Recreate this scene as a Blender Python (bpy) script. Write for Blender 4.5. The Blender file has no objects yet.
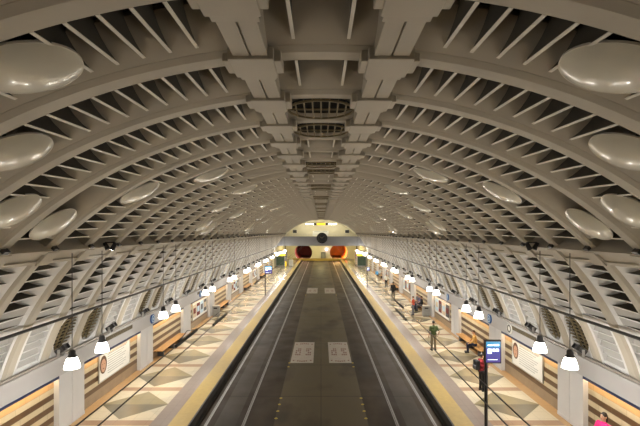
import bpy, bmesh, math, random
from mathutils import Vector, Matrix
random.seed(7)
C = bpy.context.scene.collection
PI = math.pi
R = math.radians

# ------------------------------------------------------------------ helpers
class MB:
    """collects geometry for one mesh object"""
    def __init__(s): s.v = []; s.f = []; s.mi = []
    def add(s, vs, fs, m=0):
        o = len(s.v); s.v += [tuple(v) for v in vs]
        s.f += [tuple(i + o for i in f) for f in fs]; s.mi += [m] * len(fs); return s
    def box(s, x0, x1, y0, y1, z0, z1, m=0, M=None):
        vs = [Vector((x, y, z)) for x in (x0, x1) for y in (y0, y1) for z in (z0, z1)]
        if M is not None: vs = [M @ v for v in vs]
        return s.add(vs, [(0,1,3,2),(4,6,7,5),(0,4,5,1),(2,3,7,6),(0,2,6,4),(1,5,7,3)], m)
    def bevbox(s, x0, x1, y0, y1, z0, z1, b=.02, m=0, M=None):
        bm = bmesh.new(); bmesh.ops.create_cube(bm, size=1)
        for v in bm.verts:
            v.co = Vector(((x0+x1)/2 + v.co.x*(x1-x0), (y0+y1)/2 + v.co.y*(y1-y0), (z0+z1)/2 + v.co.z*(z1-z0)))
        bmesh.ops.bevel(bm, geom=bm.edges[:], offset=b, segments=2, affect='EDGES', profile=.5)
        return s.bm(bm, M, m)
    def bm(s, bm, M=None, m=0):
        bm.verts.index_update()
        vs = [(M @ v.co if M is not None else v.co.copy()) for v in bm.verts]
        s.add(vs, [[v.index for v in f.verts] for f in bm.faces], m); bm.free(); return s
    def tube(s, pts, r, n=8, m=0, r2=None):
        pts = [Vector(p) for p in pts]; rings = []
        for i, p in enumerate(pts):
            d = (pts[min(i+1, len(pts)-1)] - pts[max(i-1, 0)]).normalized()
            a = Vector((0,0,1)) if abs(d.z) < .9 else Vector((1,0,0))
            u = d.cross(a).normalized(); w = d.cross(u)
            rr = r if r2 is None else r + (r2-r)*i/(len(pts)-1)
            rings.append([p + u*math.cos(2*PI*k/n)*rr + w*math.sin(2*PI*k/n)*rr for k in range(n)])
        vs = [v for g in rings for v in g]; fs = []
        for i in range(len(pts)-1):
            for k in range(n):
                fs.append((i*n+k, i*n+(k+1)%n, (i+1)*n+(k+1)%n, (i+1)*n+k))
        fs.append(tuple(range(n))[::-1]); fs.append(tuple((len(pts)-1)*n+k for k in range(n)))
        return s.add(vs, fs, m)
    def lathe(s, prof, n=24, M=None, m=0):
        """prof: list of (r, z)"""
        vs = []; fs = []
        for r, z in prof:
            for k in range(n): vs.append(Vector((r*math.cos(2*PI*k/n), r*math.sin(2*PI*k/n), z)))
        for i in range(len(prof)-1):
            for k in range(n): fs.append((i*n+k, i*n+(k+1)%n, (i+1)*n+(k+1)%n, (i+1)*n+k))
        if M is not None: vs = [M @ v for v in vs]
        return s.add(vs, fs, m)
    def prism(s, poly, a0, a1, fn, m=0):
        """poly of 2D points extruded between a0 and a1; fn(p, a) -> 3D"""
        n = len(poly)
        vs = [fn(p, a0) for p in poly] + [fn(p, a1) for p in poly]
        fs = [(i, (i+1)%n, n+(i+1)%n, n+i) for i in range(n)] + [tuple(range(n))[::-1], tuple(range(n, 2*n))]
        return s.add(vs, fs, m)
    def sweep(s, prof, ths, fn, closed=True, m=0, caps=True):
        n = len(prof); vs = [fn(p, t) for t in ths for p in prof]; fs = []
        for i in range(len(ths)-1):
            for k in range(n if closed else n-1):
                fs.append((i*n+k, i*n+(k+1)%n, (i+1)*n+(k+1)%n, (i+1)*n+k))
        if closed and caps:
            fs.append(tuple(range(n))[::-1]); fs.append(tuple((len(ths)-1)*n+k for k in range(n)))
        return s.add(vs, fs, m)
    def build(s, name, mats, parent=None, smooth=False, loc=None):
        me = bpy.data.meshes.new(name)
        o = bpy.data.objects.new(name, me); C.objects.link(o)
        off = Vector(loc) if loc is not None else Vector((0,0,0))
        me.from_pydata([tuple(Vector(v)-off) for v in s.v], [], s.f)
        for mt in (mats if isinstance(mats, (list, tuple)) else [mats]): me.materials.append(mt)
        me.polygons.foreach_set('material_index', s.mi)
        b = bmesh.new(); b.from_mesh(me); bmesh.ops.recalc_face_normals(b, faces=b.faces[:]); b.to_mesh(me); b.free()
        if smooth:
            me.polygons.foreach_set('use_smooth', [True]*len(me.polygons))
            try: me.set_sharp_from_angle(angle=R(40))
            except Exception: pass
        o.location = off
        if parent is not None: o.parent = parent
        return o

def tag(o, label=None, cat=None, group=None, kind=None):
    if label: o['label'] = label
    if cat: o['category'] = cat
    if group: o['group'] = group
    if kind: o['kind'] = kind
    return o
def empty(name, loc=(0,0,0), rz=0, **k):
    o = bpy.data.objects.new(name, None); C.objects.link(o)
    o.location = loc; o.rotation_euler = (0,0,rz); return tag(o, **k)
def copy_tree(o, parent=None):
    c = o.copy(); C.objects.link(c)
    if parent is not None: c.parent = parent
    for ch in [x for x in bpy.data.objects if x.parent == o]: copy_tree(ch, c)
    return c
ORD = ['first','second','third','fourth','fifth','sixth','seventh','eighth','ninth','tenth','eleventh','twelfth','thirteenth',
 'fourteenth','fifteenth','sixteenth','seventeenth','eighteenth','nineteenth','twentieth']
TENS = {20:'twenty',30:'thirty',40:'forty',50:'fifty'}
def nth(i):
    if i < 20: return ORD[i]
    n = i+1; t, u = n//10*10, n % 10
    return (TENS[t][:-1]+'ieth') if u == 0 else TENS[t]+'-'+ORD[u-1]
SIDE = {-1: 'the empty platform', 1: 'the busy platform'}

# ------------------------------------------------------------------ materials
def mat(name, col, rough=.6, metal=0, noise=0, scale=4, emit=None, strength=0, coat=0, bump=0, spec=.5):
    m = bpy.data.materials.new(name); m.use_nodes = True
    nt = m.node_tree; b = nt.nodes['Principled BSDF']
    b.inputs['Base Color'].default_value = (*col, 1); b.inputs['Roughness'].default_value = rough
    b.inputs['Metallic'].default_value = metal; b.inputs['Coat Weight'].default_value = coat
    b.inputs['Specular IOR Level'].default_value = spec
    if noise or bump:
        tc = nt.nodes.new('ShaderNodeTexCoord'); nz = nt.nodes.new('ShaderNodeTexNoise')
        nz.inputs['Scale'].default_value = scale; nz.inputs['Detail'].default_value = 5
        nt.links.new(tc.outputs['Object'], nz.inputs['Vector'])
        if noise:
            mp = nt.nodes.new('ShaderNodeMapRange'); mp.inputs['To Min'].default_value = 1-noise; mp.inputs['To Max'].default_value = 1+noise
            mx = nt.nodes.new('ShaderNodeMix'); mx.data_type = 'RGBA'; mx.blend_type = 'MULTIPLY'; mx.inputs[0].default_value = 1
            mx.inputs[6].default_value = (*col, 1)
            nt.links.new(nz.outputs['Fac'], mp.inputs['Value']); nt.links.new(mp.outputs[0], mx.inputs[7])
            nt.links.new(mx.outputs[2], b.inputs['Base Color'])
        if bump:
            bp = nt.nodes.new('ShaderNodeBump'); bp.inputs['Strength'].default_value = bump; bp.inputs['Distance'].default_value = .02
            nt.links.new(nz.outputs['Fac'], bp.inputs['Height']); nt.links.new(bp.outputs[0], b.inputs['Normal'])
    if emit:
        b.inputs['Emission Color'].default_value = (*emit, 1); b.inputs['Emission Strength'].default_value = strength
    return m

class NG:
    """tiny node-math helper"""
    def __init__(s, name, rough=.4, spec=.5):
        s.m = bpy.data.materials.new(name); s.m.use_nodes = True; s.nt = s.m.node_tree
        s.b = s.nt.nodes['Principled BSDF']; s.b.inputs['Roughness'].default_value = rough
        s.b.inputs['Specular IOR Level'].default_value = spec
        tc = s.nt.nodes.new('ShaderNodeTexCoord'); sp = s.nt.nodes.new('ShaderNodeSeparateXYZ')
        s.nt.links.new(tc.outputs['Object'], sp.inputs[0]); s.vec = tc.outputs['Object']
        s.x, s.y, s.z = sp.outputs
    def op(s, o, a, b=0., c=0.):
        n = s.nt.nodes.new('ShaderNodeMath'); n.operation = o
        for i, v in enumerate((a, b, c)):
            if isinstance(v, (int, float)): n.inputs[i].default_value = v
            else: s.nt.links.new(v, n.inputs[i])
        return n.outputs[0]
    def mix(s, f, a, b, mode='MIX'):
        n = s.nt.nodes.new('ShaderNodeMix'); n.data_type = 'RGBA'; n.blend_type = mode
        for i, v in ((0, f), (6, a), (7, b)):
            if isinstance(v, (int, float)): n.inputs[i].default_value = v
            elif isinstance(v, tuple): n.inputs[i].default_value = (*v, 1)
            else: s.nt.links.new(v, n.inputs[i])
        return n.outputs[2]
    def noise(s, scale, lo=0., hi=1., detail=4, stretch=None):
        n = s.nt.nodes.new('ShaderNodeTexNoise'); n.inputs['Scale'].default_value = scale; n.inputs['Detail'].default_value = detail
        if stretch:
            mp = s.nt.nodes.new('ShaderNodeMapping'); mp.inputs['Scale'].default_value = stretch
            s.nt.links.new(s.vec, mp.inputs[0]); s.nt.links.new(mp.outputs[0], n.inputs['Vector'])
        else: s.nt.links.new(s.vec, n.inputs['Vector'])
        r = s.nt.nodes.new('ShaderNodeMapRange'); r.inputs['From Min'].default_value = .25; r.inputs['From Max'].default_value = .75
        r.inputs['To Min'].default_value = lo; r.inputs['To Max'].default_value = hi
        s.nt.links.new(n.outputs['Fac'], r.inputs['Value']); return r.outputs[0]
    def out(s, c, rough=None):
        s.nt.links.new(c, s.b.inputs['Base Color'])
        if rough is not None: s.nt.links.new(rough, s.b.inputs['Roughness'])
        return s.m

BAY = 6.92; STEP = BAY/4; P0 = 16.13
M = {}
M['paint'] = mat('vault paint', (.53,.49,.415), .55, noise=.10, scale=1.3)
M['paint_panel'] = mat('coffer paint', (.46,.42,.35), .6, noise=.12, scale=1.1)
M['paint_low'] = mat('lower vault white paint', (.80,.80,.80), .5, noise=.07, scale=1.6)
M['finside'] = mat('shade-dark fin sides', (.085,.078,.062), .8, noise=.15, scale=3)  # shade between the fins painted in as a near-black side colour
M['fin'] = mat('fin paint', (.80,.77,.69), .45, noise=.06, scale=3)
M['back'] = mat('shade-dark shotcrete behind coffers', (.03,.026,.022), .9, noise=.35, scale=2.2, bump=.5)  # shell colour darkened to stand for the unlit coffer voids
M['slat'] = mat('louvre and infill shade grey', (.50,.49,.475), .55, noise=.06, scale=2)  # also paints the shade on the lower coffer infill
M['wall'] = mat('grey fascia panel', (.48,.475,.485), .42, noise=.05, scale=2)
M['pil'] = mat('pilaster white paint', (.60,.60,.61), .4, noise=.05, scale=2)
M['navy'] = mat('navy enamel', (.012,.025,.09), .3)
M['black'] = mat('black metal', (.015,.015,.017), .4)
M['dark'] = mat('dark grey metal', (.06,.06,.065), .45, noise=.15, scale=9)
M['steel'] = mat('brushed steel', (.55,.55,.55), .32, metal=.9, noise=.1, scale=12)
M['rail'] = mat('worn rail steel', (.22,.21,.20), .45, metal=.4, noise=.15, scale=3)
M['grille'] = mat('bronze grille', (.26,.21,.12), .5, metal=.3, noise=.1, scale=8)
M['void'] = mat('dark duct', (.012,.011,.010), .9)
M['pipe'] = mat('brown grey conduit', (.30,.27,.24), .45, noise=.1, scale=3)
M['disc'] = mat('pearl reflector enamel', (.76,.74,.65), .22, noise=.12, scale=2.4, coat=.25)
M['shade'] = mat('lit frosted glass', (.95,.94,.9), .3, emit=(1,.95,.84), strength=11)
M['bulbred'] = mat('lit flood lens', (.9,.9,.9), .2, emit=(1,.97,.9), strength=30)
M['strip'] = mat('warm tube', (1,.8,.5), .4, emit=(1,.74,.42), strength=26)
M['yellow'] = mat('yellow tactile paving', (.40,.275,.065), .6, noise=.18, scale=5, bump=.4)
M['coping'] = mat('platform edge concrete', (.05,.047,.043), .7, noise=.3, scale=4)
M['wood'] = mat('oiled bench timber', (.50,.27,.09), .4, noise=.25, scale=3)
M['white'] = mat('white board', (.80,.80,.76), .4, noise=.03, scale=4)
M['print'] = mat('grey print', (.40,.42,.40), .6)
M['printb'] = mat('tan print', (.60,.50,.36), .6)
M['skin1'] = mat('warm skin', (.55,.32,.21), .5); M['skin2'] = mat('brown skin', (.28,.15,.09), .5)
M['hair'] = mat('dark hair', (.02,.014,.010), .55); M['hairb'] = mat('brown hair', (.10,.05,.025), .55)
M['signyel'] = mat('lit yellow sign', (.85,.6,.03), .4, emit=(1,.72,.03), strength=1.3)
M['stripw'] = mat('white tube', (1,1,1), .4, emit=(1,.98,.92), strength=14)
M['cream'] = mat('cream end wall', (.72,.67,.50), .6, noise=.08, scale=1)
M['mezz'] = mat('mezzanine grey cladding', (.36,.37,.40), .5, noise=.06, scale=1)
M['redwall'] = mat('dark red tunnel lining', (.14,.018,.014), .7, noise=.3, scale=.8)
M['orangewall'] = mat('tunnel lining tinted by orange light', (.50,.16,.02), .7, noise=.3, scale=.8)  # orange light inside the tunnel is painted into the lining colour
M['glassgreen'] = mat('greenish stair enclosure', (.10,.17,.13), .15, noise=.3, scale=2)
M['blue'] = mat('blue sign enamel', (.02,.10,.35), .35); M['bluel'] = mat('pale sign enamel', (.45,.62,.75), .35)
M['rdmark'] = mat('worn white road paint', (.42,.38,.33), .7, noise=.25, scale=6)
M['rdred'] = mat('worn red road paint', (.20,.10,.08), .7, noise=.3, scale=8)
M['rdyel'] = mat('yellow road stud', (.45,.33,.05), .6)
M['bin'] = mat('grey litter bin', (.22,.22,.21), .45, noise=.15, scale=6)

def platform_mat():
    g = NG('platform terrazzo pattern', .22, .6)
    ax = g.op('ABSOLUTE', g.x)
    v = g.op('SUBTRACT', g.op('MODULO', g.op('ADD', g.op('SUBTRACT', g.y, P0), 346+1.73), 3.46), 1.73)   # -1.73..1.73, 0 on a cross band
    av = g.op('ABSOLUTE', v)
    fromc = g.op('SUBTRACT', 1.73, av)                     # distance to the module centre
    du = g.op('SUBTRACT', ax, 7.9)
    rh = g.op('ADD', g.op('DIVIDE', g.op('ABSOLUTE', du), 1.42), g.op('DIVIDE', fromc, 1.42))
    cream = g.mix(g.noise(1.2), (.64,.56,.40), (.60,.525,.375))
    grey = g.mix(g.noise(1.5), (.43,.40,.33), (.40,.37,.31))
    # stepped diagonal corner triangles
    tri = g.op('LESS_THAN', g.op('ADD', g.op('ABSOLUTE', g.op('SUBTRACT', ax, 6.54)), g.op('ABSOLUTE', g.op('SUBTRACT', fromc, .0))), 1.1)
    c = g.mix(tri, cream, g.mix(.35, cream, grey))
    olive = g.mix(g.noise(2), (.27,.225,.125), (.30,.25,.14))
    dk = g.mix(g.noise(2), (.16,.14,.09), (.18,.155,.10))
    olive = g.mix(g.op('GREATER_THAN', g.op('MULTIPLY', v, 1.0), 0.0), olive, dk)
    c = g.mix(g.op('LESS_THAN', rh, 1.0), c, olive)
    c = g.mix(g.op('LESS_THAN', av, .22), c, (.36,.235,.15))
    pink = g.mix(g.noise(3), (.26,.21,.18), (.285,.23,.20))
    c = g.mix(g.op('LESS_THAN', ax, 6.52), c, pink)
    c = g.mix(g.op('GREATER_THAN', ax, 9.27), c, (.47,.29,.13))
    # tile joints
    jx = g.op('LESS_THAN', g.op('MODULO', ax, .61), .012); jy = g.op('LESS_THAN', g.op('MODULO', g.op('ADD', g.y, 100), .61), .012)
    c = g.mix(g.op('MULTIPLY', g.op('MAXIMUM', jx, jy), .45), c, (.12,.10,.08))
    c = g.mix(g.noise(9, 0, .06), c, (.2,.17,.12))
    return g.out(c, g.noise(14, .19, .25))
def track_mat():
    g = NG('stained track paving', .6, .10)
    ax = g.op('ABSOLUTE', g.x)
    ctr = g.mix(g.noise(.9), (.092,.076,.048), (.125,.104,.068))
    lane = g.mix(g.noise(.8, stretch=(1,.25,1)), (.026,.018,.011), (.064,.047,.031))
    c = g.mix(g.op('GREATER_THAN', ax, 1.9), ctr, lane)
    wear = g.op('LESS_THAN', g.op('ABSOLUTE', g.op('SUBTRACT', ax, 3.82)), .42)
    c = g.mix(g.op('MULTIPLY', wear, .35), c, (.10,.092,.082))
    jn = g.op('LESS_THAN', g.op('MODULO', g.op('ADD', g.y, 100), 4.6), .05)
    c = g.mix(g.op('MULTIPLY', jn, .7), c, (.02,.018,.016))
    for xx in (1.9, 0.0): 
        l = g.op('LESS_THAN', g.op('ABSOLUTE', g.op('SUBTRACT', ax, xx)), .02); c = g.mix(g.op('MULTIPLY', l, .5), c, (.03,.027,.024))
    st = g.noise(.45, -1.4, 1.2, 6, (1,.5,1)); st = g.op('MAXIMUM', st, 0.0); st = g.op('MINIMUM', st, .6)
    c = g.mix(st, c, (.04,.035,.03))
    return g.out(c, g.noise(.9, .48, .7))
def stripe_mat():
    g = NG('striped stone courses', .35, .5)
    h = .205
    k = g.op('FLOOR', g.op('DIVIDE', g.op('SUBTRACT', 1.87, g.z), h))     # course index from the lintel down
    odd = g.op('GREATER_THAN', g.op('MODULO', g.op('ADD', k, 0.01), 2.0), .5)
    cream = g.mix(g.noise(3), (.60,.52,.36), (.52,.44,.29))
    br = g.mix(g.noise(4, stretch=(1,.4,1)), (.13,.070,.030), (.085,.046,.022))
    tan = g.mix(g.noise(3), (.55,.36,.17), (.47,.30,.14))
    c = g.mix(odd, br, cream)
    c = g.mix(g.op('LESS_THAN', k, .5), c, tan)
    c = g.mix(g.op('GREATER_THAN', k, 6.5), c, g.mix(g.noise(3), (.33,.25,.16), (.27,.2,.13)))
    off = g.op('MULTIPLY', k, .47)
    jy = g.op('LESS_THAN', g.op('MODULO', g.op('ADD', g.op('ADD', g.y, off), 100), 1.15), .014)
    fz = g.op('FRACT', g.op('DIVIDE', g.op('SUBTRACT', 1.87, g.z), h)); jz = g.op('LESS_THAN', fz, .05)
    c = g.mix(g.op('MULTIPLY', g.op('MAXIMUM', jy, jz), .5), c, (.2,.15,.09))
    return g.out(c)
def screen_mat():
    g = NG('display screen', .2)
    m = g.m; g.b.inputs['Base Color'].default_value = (.01,.01,.02,1)
    t = g.op('DIVIDE', g.z, .68)
    c = g.mix(t, (.13,.09,.38), (.12,.16,.62))
    c = g.mix(g.op('GREATER_THAN', t, .74), c, (.10,.50,.85))
    g.nt.links.new(c, g.b.inputs['Emission Color']); g.b.inputs['Emission Strength'].default_value = .95
    return m
M['platform'] = platform_mat(); M['track'] = track_mat(); M['stripes'] = stripe_mat(); M['screen'] = screen_mat()
M['scrtext'] = mat('display lettering', (.8,.9,1), .3, emit=(.75,.9,1), strength=2.2)

# ------------------------------------------------------------------ dimensions
CAMZ = 7.35; ZC = .15; RS = 9.70; WALLX = 9.55; END = 84.6; BACKY = -8
def arc(r, t, y): return Vector((r*1.0155*math.sin(t), y, ZC + r*.990*math.cos(t)))   # slightly flattened vault
ribs = [P0 + STEP*k for k in range(-8, 40)]
ribs = [y for y in ribs if y < 84.5]
cells = list(zip(ribs[:-1], ribs[1:]))

# ------------------------------------------------------------------ floor, platforms, walls
f = MB().box(-4.99, 4.99, BACKY, 116, -.6, -.35)
tag(f.build('floor', M['track']), kind='structure')
for sx in (-1, 1):
    nm = 'platform_floor'
    p = MB().box(min(sx*5.80, sx*9.95), max(sx*5.80, sx*9.95), BACKY, 116, -.6, 0)
    po = tag(p.build(nm, M['platform']), kind='structure')
    MB().box(min(sx*5.06, sx*5.80), max(sx*5.06, sx*5.80), BACKY, 116, -.30, .004).build('tactile_strip', M['yellow'], po)
    MB().box(min(sx*4.99, sx*5.06), max(sx*4.99, sx*5.06), BACKY, 116, -.6, .0).box(min(sx*4.86, sx*4.99), max(sx*4.86, sx*4.99), BACKY, 116, -.349, -.29).build('edge_coping', M['coping'], po)

pils = [P0 + BAY*k for k in range(-3, 10)]
for sx in (-1, 1):
    def bx(mb, xa, xb, *a): return mb.box(min(sx*xa, sx*xb), max(sx*xa, sx*xb), *a)
    w = MB(); bx(w, WALLX, 9.95, BACKY, END, 2.07, 2.76); bx(w, 9.32, 9.95, BACKY, END, 2.76, 2.84)
    w = tag(w.build('wall_left' if sx < 0 else 'wall_right', M['wall']), kind='structure')
    nb = MB(); bx(nb, 9.74, 9.95, BACKY, END, 0, 2.07); nb.build('niche_back', M['stripes'], w)
    for py in pils:
        b = MB(); bx(b, WALLX, 9.83, py-.82, py-.02, 0, 2.07); bx(b, WALLX, 9.83, py+.02, py+.82, 0, 2.07); bx(b, WALLX+.02, 9.83, py-.02, py+.02, 0, 2.07)
        bx(b, WALLX-.01, WALLX+.005, py-.84, py-.02, 0, .12); bx(b, WALLX-.01, WALLX+.005, py+.02, py+.84, 0, .12)
        b.build('pilaster', M['pil'], w)
    for a, b_ in zip(pils[:-1], pils[1:]):
        y0, y1 = a+.82, b_-.82
        n = MB(); bx(n, WALLX-.012, 9.60, y0, y1, 1.99, 2.085); n.build('lintel_band', M['navy'], w)
        n = MB(); bx(n, 9.60, 9.66, y0+.1, y1-.1, 2.02, 2.06); n.build('lintel_light', M['strip'], w)
    for k, py in enumerate(pils[:-1]):
        if (k-3) % 2 == 0 and py > 15:   # slot grille in the fascia over each poster niche
            s = MB(); bx(s, WALLX-.02, WALLX+.03, py+2.5, py+5.1, 2.46, 2.66)
            s2 = MB()
            for q in range(4): bx(s2, WALLX-.03, WALLX-.018, py+2.5, py+5.1, 2.475+q*.05, 2.495+q*.05)
            o = s.build('slot_vent', M['void'], w); s2.build('slot_slats', M['grille'], o)

# end closure behind the camera
tag(MB().box(-10.4, 10.4, BACKY-.3, BACKY, -.6, 10.8).build('wall_back', M['paint']), kind='structure')

# rails
for i, x in enumerate((-4.56, -3.07, 3.07, 4.57)):
    o = MB().box(x-.03, x+.03, BACKY, 116, -.352, -.338).box(x-.085, x-.05, BACKY, 116, -.352, -.348).build('rail', M['rail'])
    tag(o, ['steel rail beside the platform edge with no passengers','inner steel rail of the track by the empty platform',
            'inner steel rail of the track by the busy platform','steel rail beside the edge of the busy platform'][i], 'rail', 'steel rails set in the roadway')

# ------------------------------------------------------------------ vault ceiling
TH = [R(-74 + 148*i/110) for i in range(111)]
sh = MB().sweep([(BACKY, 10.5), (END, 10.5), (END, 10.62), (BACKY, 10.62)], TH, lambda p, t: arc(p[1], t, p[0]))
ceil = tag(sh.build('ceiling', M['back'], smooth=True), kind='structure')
ribprof = [(-.23,10.5), (-.23,9.752), (-.13,9.70), (.03,9.70), (.04,9.735), (.21,9.735), (.23,9.76), (.23,10.5)]
proto = None
cut = R(48)
for y in ribs:
    if proto is None:
        proto = MB().sweep(ribprof, [t for t in TH], lambda p, t: arc(p[1], t, p[0])).build('arch_rib', M['paint'], ceil, smooth=False)
        proto.location.y = y
    else:
        o = proto.copy(); C.objects.link(o); o.location.y = y
    # (same mesh for every rib)
DISC = {0: 20.3, 1: 29.5, 2: 38.6, 3: 40.6, 4: 31.2, 5: 21.3}
TOPF = [R(9.2 + 2.0*i) for i in range(18)]        # fins of the upper vault
LOWF = [R(50.6 + 2.02*i) for i in range(6)]       # fins below the cornice
PANTH = [R(-43.5 + i*1.5) for i in range(59)]
def panel_prof(y0, y1): return [(y1-.22, 9.755), (y1-.40, 9.785), (y1-.58, 9.86), (y1-.72, 9.97), (y1-.80, 10.10), (y1-.76, 10.11), (y1-.56, 9.93), (y1-.22, 9.86)]
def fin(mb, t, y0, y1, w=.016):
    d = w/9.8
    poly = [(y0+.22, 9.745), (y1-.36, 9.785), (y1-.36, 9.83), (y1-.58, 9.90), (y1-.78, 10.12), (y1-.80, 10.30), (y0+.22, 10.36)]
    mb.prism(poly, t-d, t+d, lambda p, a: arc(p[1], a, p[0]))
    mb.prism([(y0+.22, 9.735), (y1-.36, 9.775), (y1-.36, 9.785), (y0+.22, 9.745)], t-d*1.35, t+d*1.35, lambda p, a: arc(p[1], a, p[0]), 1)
fin_cache = {}
for i, (y0, y1) in enumerate(cells):
    ci = int(round(((y0+y1)/2 - 4.95)/STEP)); k8 = ci % 8
    pan = MB().sweep(panel_prof(0, STEP), PANTH, lambda p, t: arc(p[1], t, p[0])) if i == 0 else None
    if i == 0:
        pmesh = pan.build('coffer_panel', M['paint_panel'], ceil, smooth=True); pmesh.location.y = y0; po = pmesh
        lows = {}
        for sx in (-1, 1):
            lp = MB().sweep(panel_prof(0, STEP), [sx*R(48 + i_*1.5) for i_ in range(11)], lambda p, t: arc(p[1], t, p[0]))
            # the two lowest compartments are closed with a flat infill, its shade painted grey
            lp.sweep([(.22,9.86), (STEP-.40,9.79), (STEP-.40,9.83), (.22,9.90)], [sx*R(58.7), sx*R(60.5), sx*R(62.6)], lambda p, t: arc(p[1], t, p[0]), m=1)
            o = lp.build('lower_coffer_panel', [M['paint_low'], M['slat']], ceil, smooth=True); o.location.y = y0
            lf = MB()
            for t in LOWF + [R(62.6)]: fin(lf, sx*t, 0, STEP)
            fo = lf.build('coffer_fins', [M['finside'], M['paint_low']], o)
            lows[sx] = (o, fo)
    else:
        po = pmesh.copy(); C.objects.link(po); po.location.y = y0
        for sx in (-1, 1):
            o = lows[sx][0].copy(); C.objects.link(o); o.location.y = y0
            q = lows[sx][1].copy(); C.objects.link(q); q.parent = o
    if k8 not in fin_cache:
        mb = MB()
        for sx in (-1, 1):
            for t in TOPF:
                dg = math.degrees(t)
                if k8 in DISC and abs(dg - DISC[k8]) < 2.6: continue
                if k8 == 3 and 33 < dg < 40: continue
                if k8 in (6, 7) and dg < 16: continue
                fin(mb, sx*t, 0, STEP)
            if (ci - 2) % 4 not in (0, 1): fin(mb, sx*R(2.05), 0, STEP)
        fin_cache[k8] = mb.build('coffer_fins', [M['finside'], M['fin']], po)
    else:
        q = fin_cache[k8].copy(); C.objects.link(q); q.parent = po
# crown beams
for sx in (-1, 1):
    xc = sx*.92
    b = MB().box(xc-.225, xc-.015, BACKY, END, 9.63, 10.4).box(xc+.015, xc+.225, BACKY, END, 9.63, 10.4).box(xc-.02, xc+.02, BACKY, END, 9.67, 10.4)
    bo = b.build('crown_beam', M['paint'], ceil)
    first = None
    for y in ribs:
        if first is None:
            q = MB().bevbox(xc-.30, xc+.30, -.30, .36, 9.585, 9.75, .012).bevbox(xc-.39, xc+.39, -.20, .24, 9.60, 9.75, .012).box(xc-.26, xc+.26, .34, .52, 9.615, 9.75)
            first = q.build('crossing_plate', M['paint'], bo); first.location.y = y
        else:
            q = first.copy(); C.objects.link(q); q.location.y = y
# cornice
for sx in (-1, 1):
    c = MB().sweep([(BACKY, 9.60), (END, 9.60), (END, 10.45), (BACKY, 10.45)], [sx*R(45.2), sx*R(45.9)], lambda p, t: arc(p[1], t, p[0]))
    c.sweep([(BACKY, 9.66), (END, 9.66), (END, 10.45), (BACKY, 10.45)], [sx*R(45.9), sx*R(47.6)], lambda p, t: arc(p[1], t, p[0]))
    c.sweep([(BACKY, 9.62), (END, 9.62), (END, 10.45), (BACKY, 10.45)], [sx*R(47.6), sx*R(48.2)], lambda p, t: arc(p[1], t, p[0]))
    co = c.build('cornice', M['paint'], ceil)
    first = None
    for y in ribs:
        if first is None:
            nb = MB().sweep([(-.09, 9.60), (.09, 9.60), (.09, 9.8), (-.09, 9.8)], [sx*R(44.75), sx*R(45.4)], lambda p, t: arc(p[1], t, p[0]))
            first = nb.build('rib_bracket', M['dark'], co); first.location.y = y
            nb2 = MB().sweep([(-.24, 9.585), (.24, 9.585), (.24, 9.8), (-.24, 9.8)], [sx*R(45.5), sx*R(48.3)], lambda p, t: arc(p[1], t, p[0]))
            fp = nb2.build('rib_plate', M['paint'], co); fp.location.y = y
        else:
            q = first.copy(); C.objects.link(q); q.location.y = y
            q = fp.copy(); C.objects.link(q); q.location.y = y
    # plain band below the fins where the louvre panels start
    c = MB().sweep([(BACKY, 9.74), (END, 9.74), (END, 10.45), (BACKY, 10.45)], [sx*R(62.8), sx*R(63.7)], lambda p, t: arc(p[1], t, p[0]))
    c.build('mid_band', M['paint_low'], ceil)

# ------------------------------------------------------------------ lower panels: louvres and oval grilles
def lower_fn(sx): return lambda p, t: arc(p[1], t*sx, p[0])
def louvre(sx):
    root = empty('louvre_panel')
    fn = lower_fn(sx); fr = MB(); t0, t1 = R(63.7), R(73.6)
    N = [t0 + (t1-t0)*i/6 for i in range(7)]
    fr.sweep([(.19,9.76), (.36,9.76), (.36,9.97), (.19,9.97)], N, fn); fr.sweep([(STEP-.36,9.76), (STEP-.19,9.76), (STEP-.19,9.97), (STEP-.36,9.97)], N, fn)
    fr.sweep([(.3,9.765), (STEP-.3,9.765), (STEP-.3,9.97), (.3,9.97)], [t0, t0+R(1.0)], fn); fr.sweep([(.3,9.765), (STEP-.3,9.765), (STEP-.3,9.97), (.3,9.97)], [t1-R(.8), t1], fn)
    fr.build('frame', M['paint_low'], root)
    sl = MB(); n = 5
    for i in range(n):
        a = t0 + R(1.0) + (t1-t0-R(1.8))*i/n; b = a + (t1-t0-R(1.8))/n
        sl.sweep([(.33, 9.79), (STEP-.33, 9.79), (STEP-.33, 9.82), (.33, 9.82)], [b-R(.16), b], fn)     # bright slat lip
        vs = [arc(r, t*sx, y) for (r, t) in ((10.0, a), (9.81, b)) for y in (.33, STEP-.33)]
        vs += [arc(r, t*sx, y) for (r, t) in ((10.03, a), (9.84, b)) for y in (.33, STEP-.33)]
        sl.add(vs, [(0,1,3,2), (4,6,7,5), (0,4,5,1), (2,3,7,6), (0,2,6,4), (1,5,7,3)], 1)
    sl.build('louvre_slats', [M['paint_low'], M['slat']], root)
    return root
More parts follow.
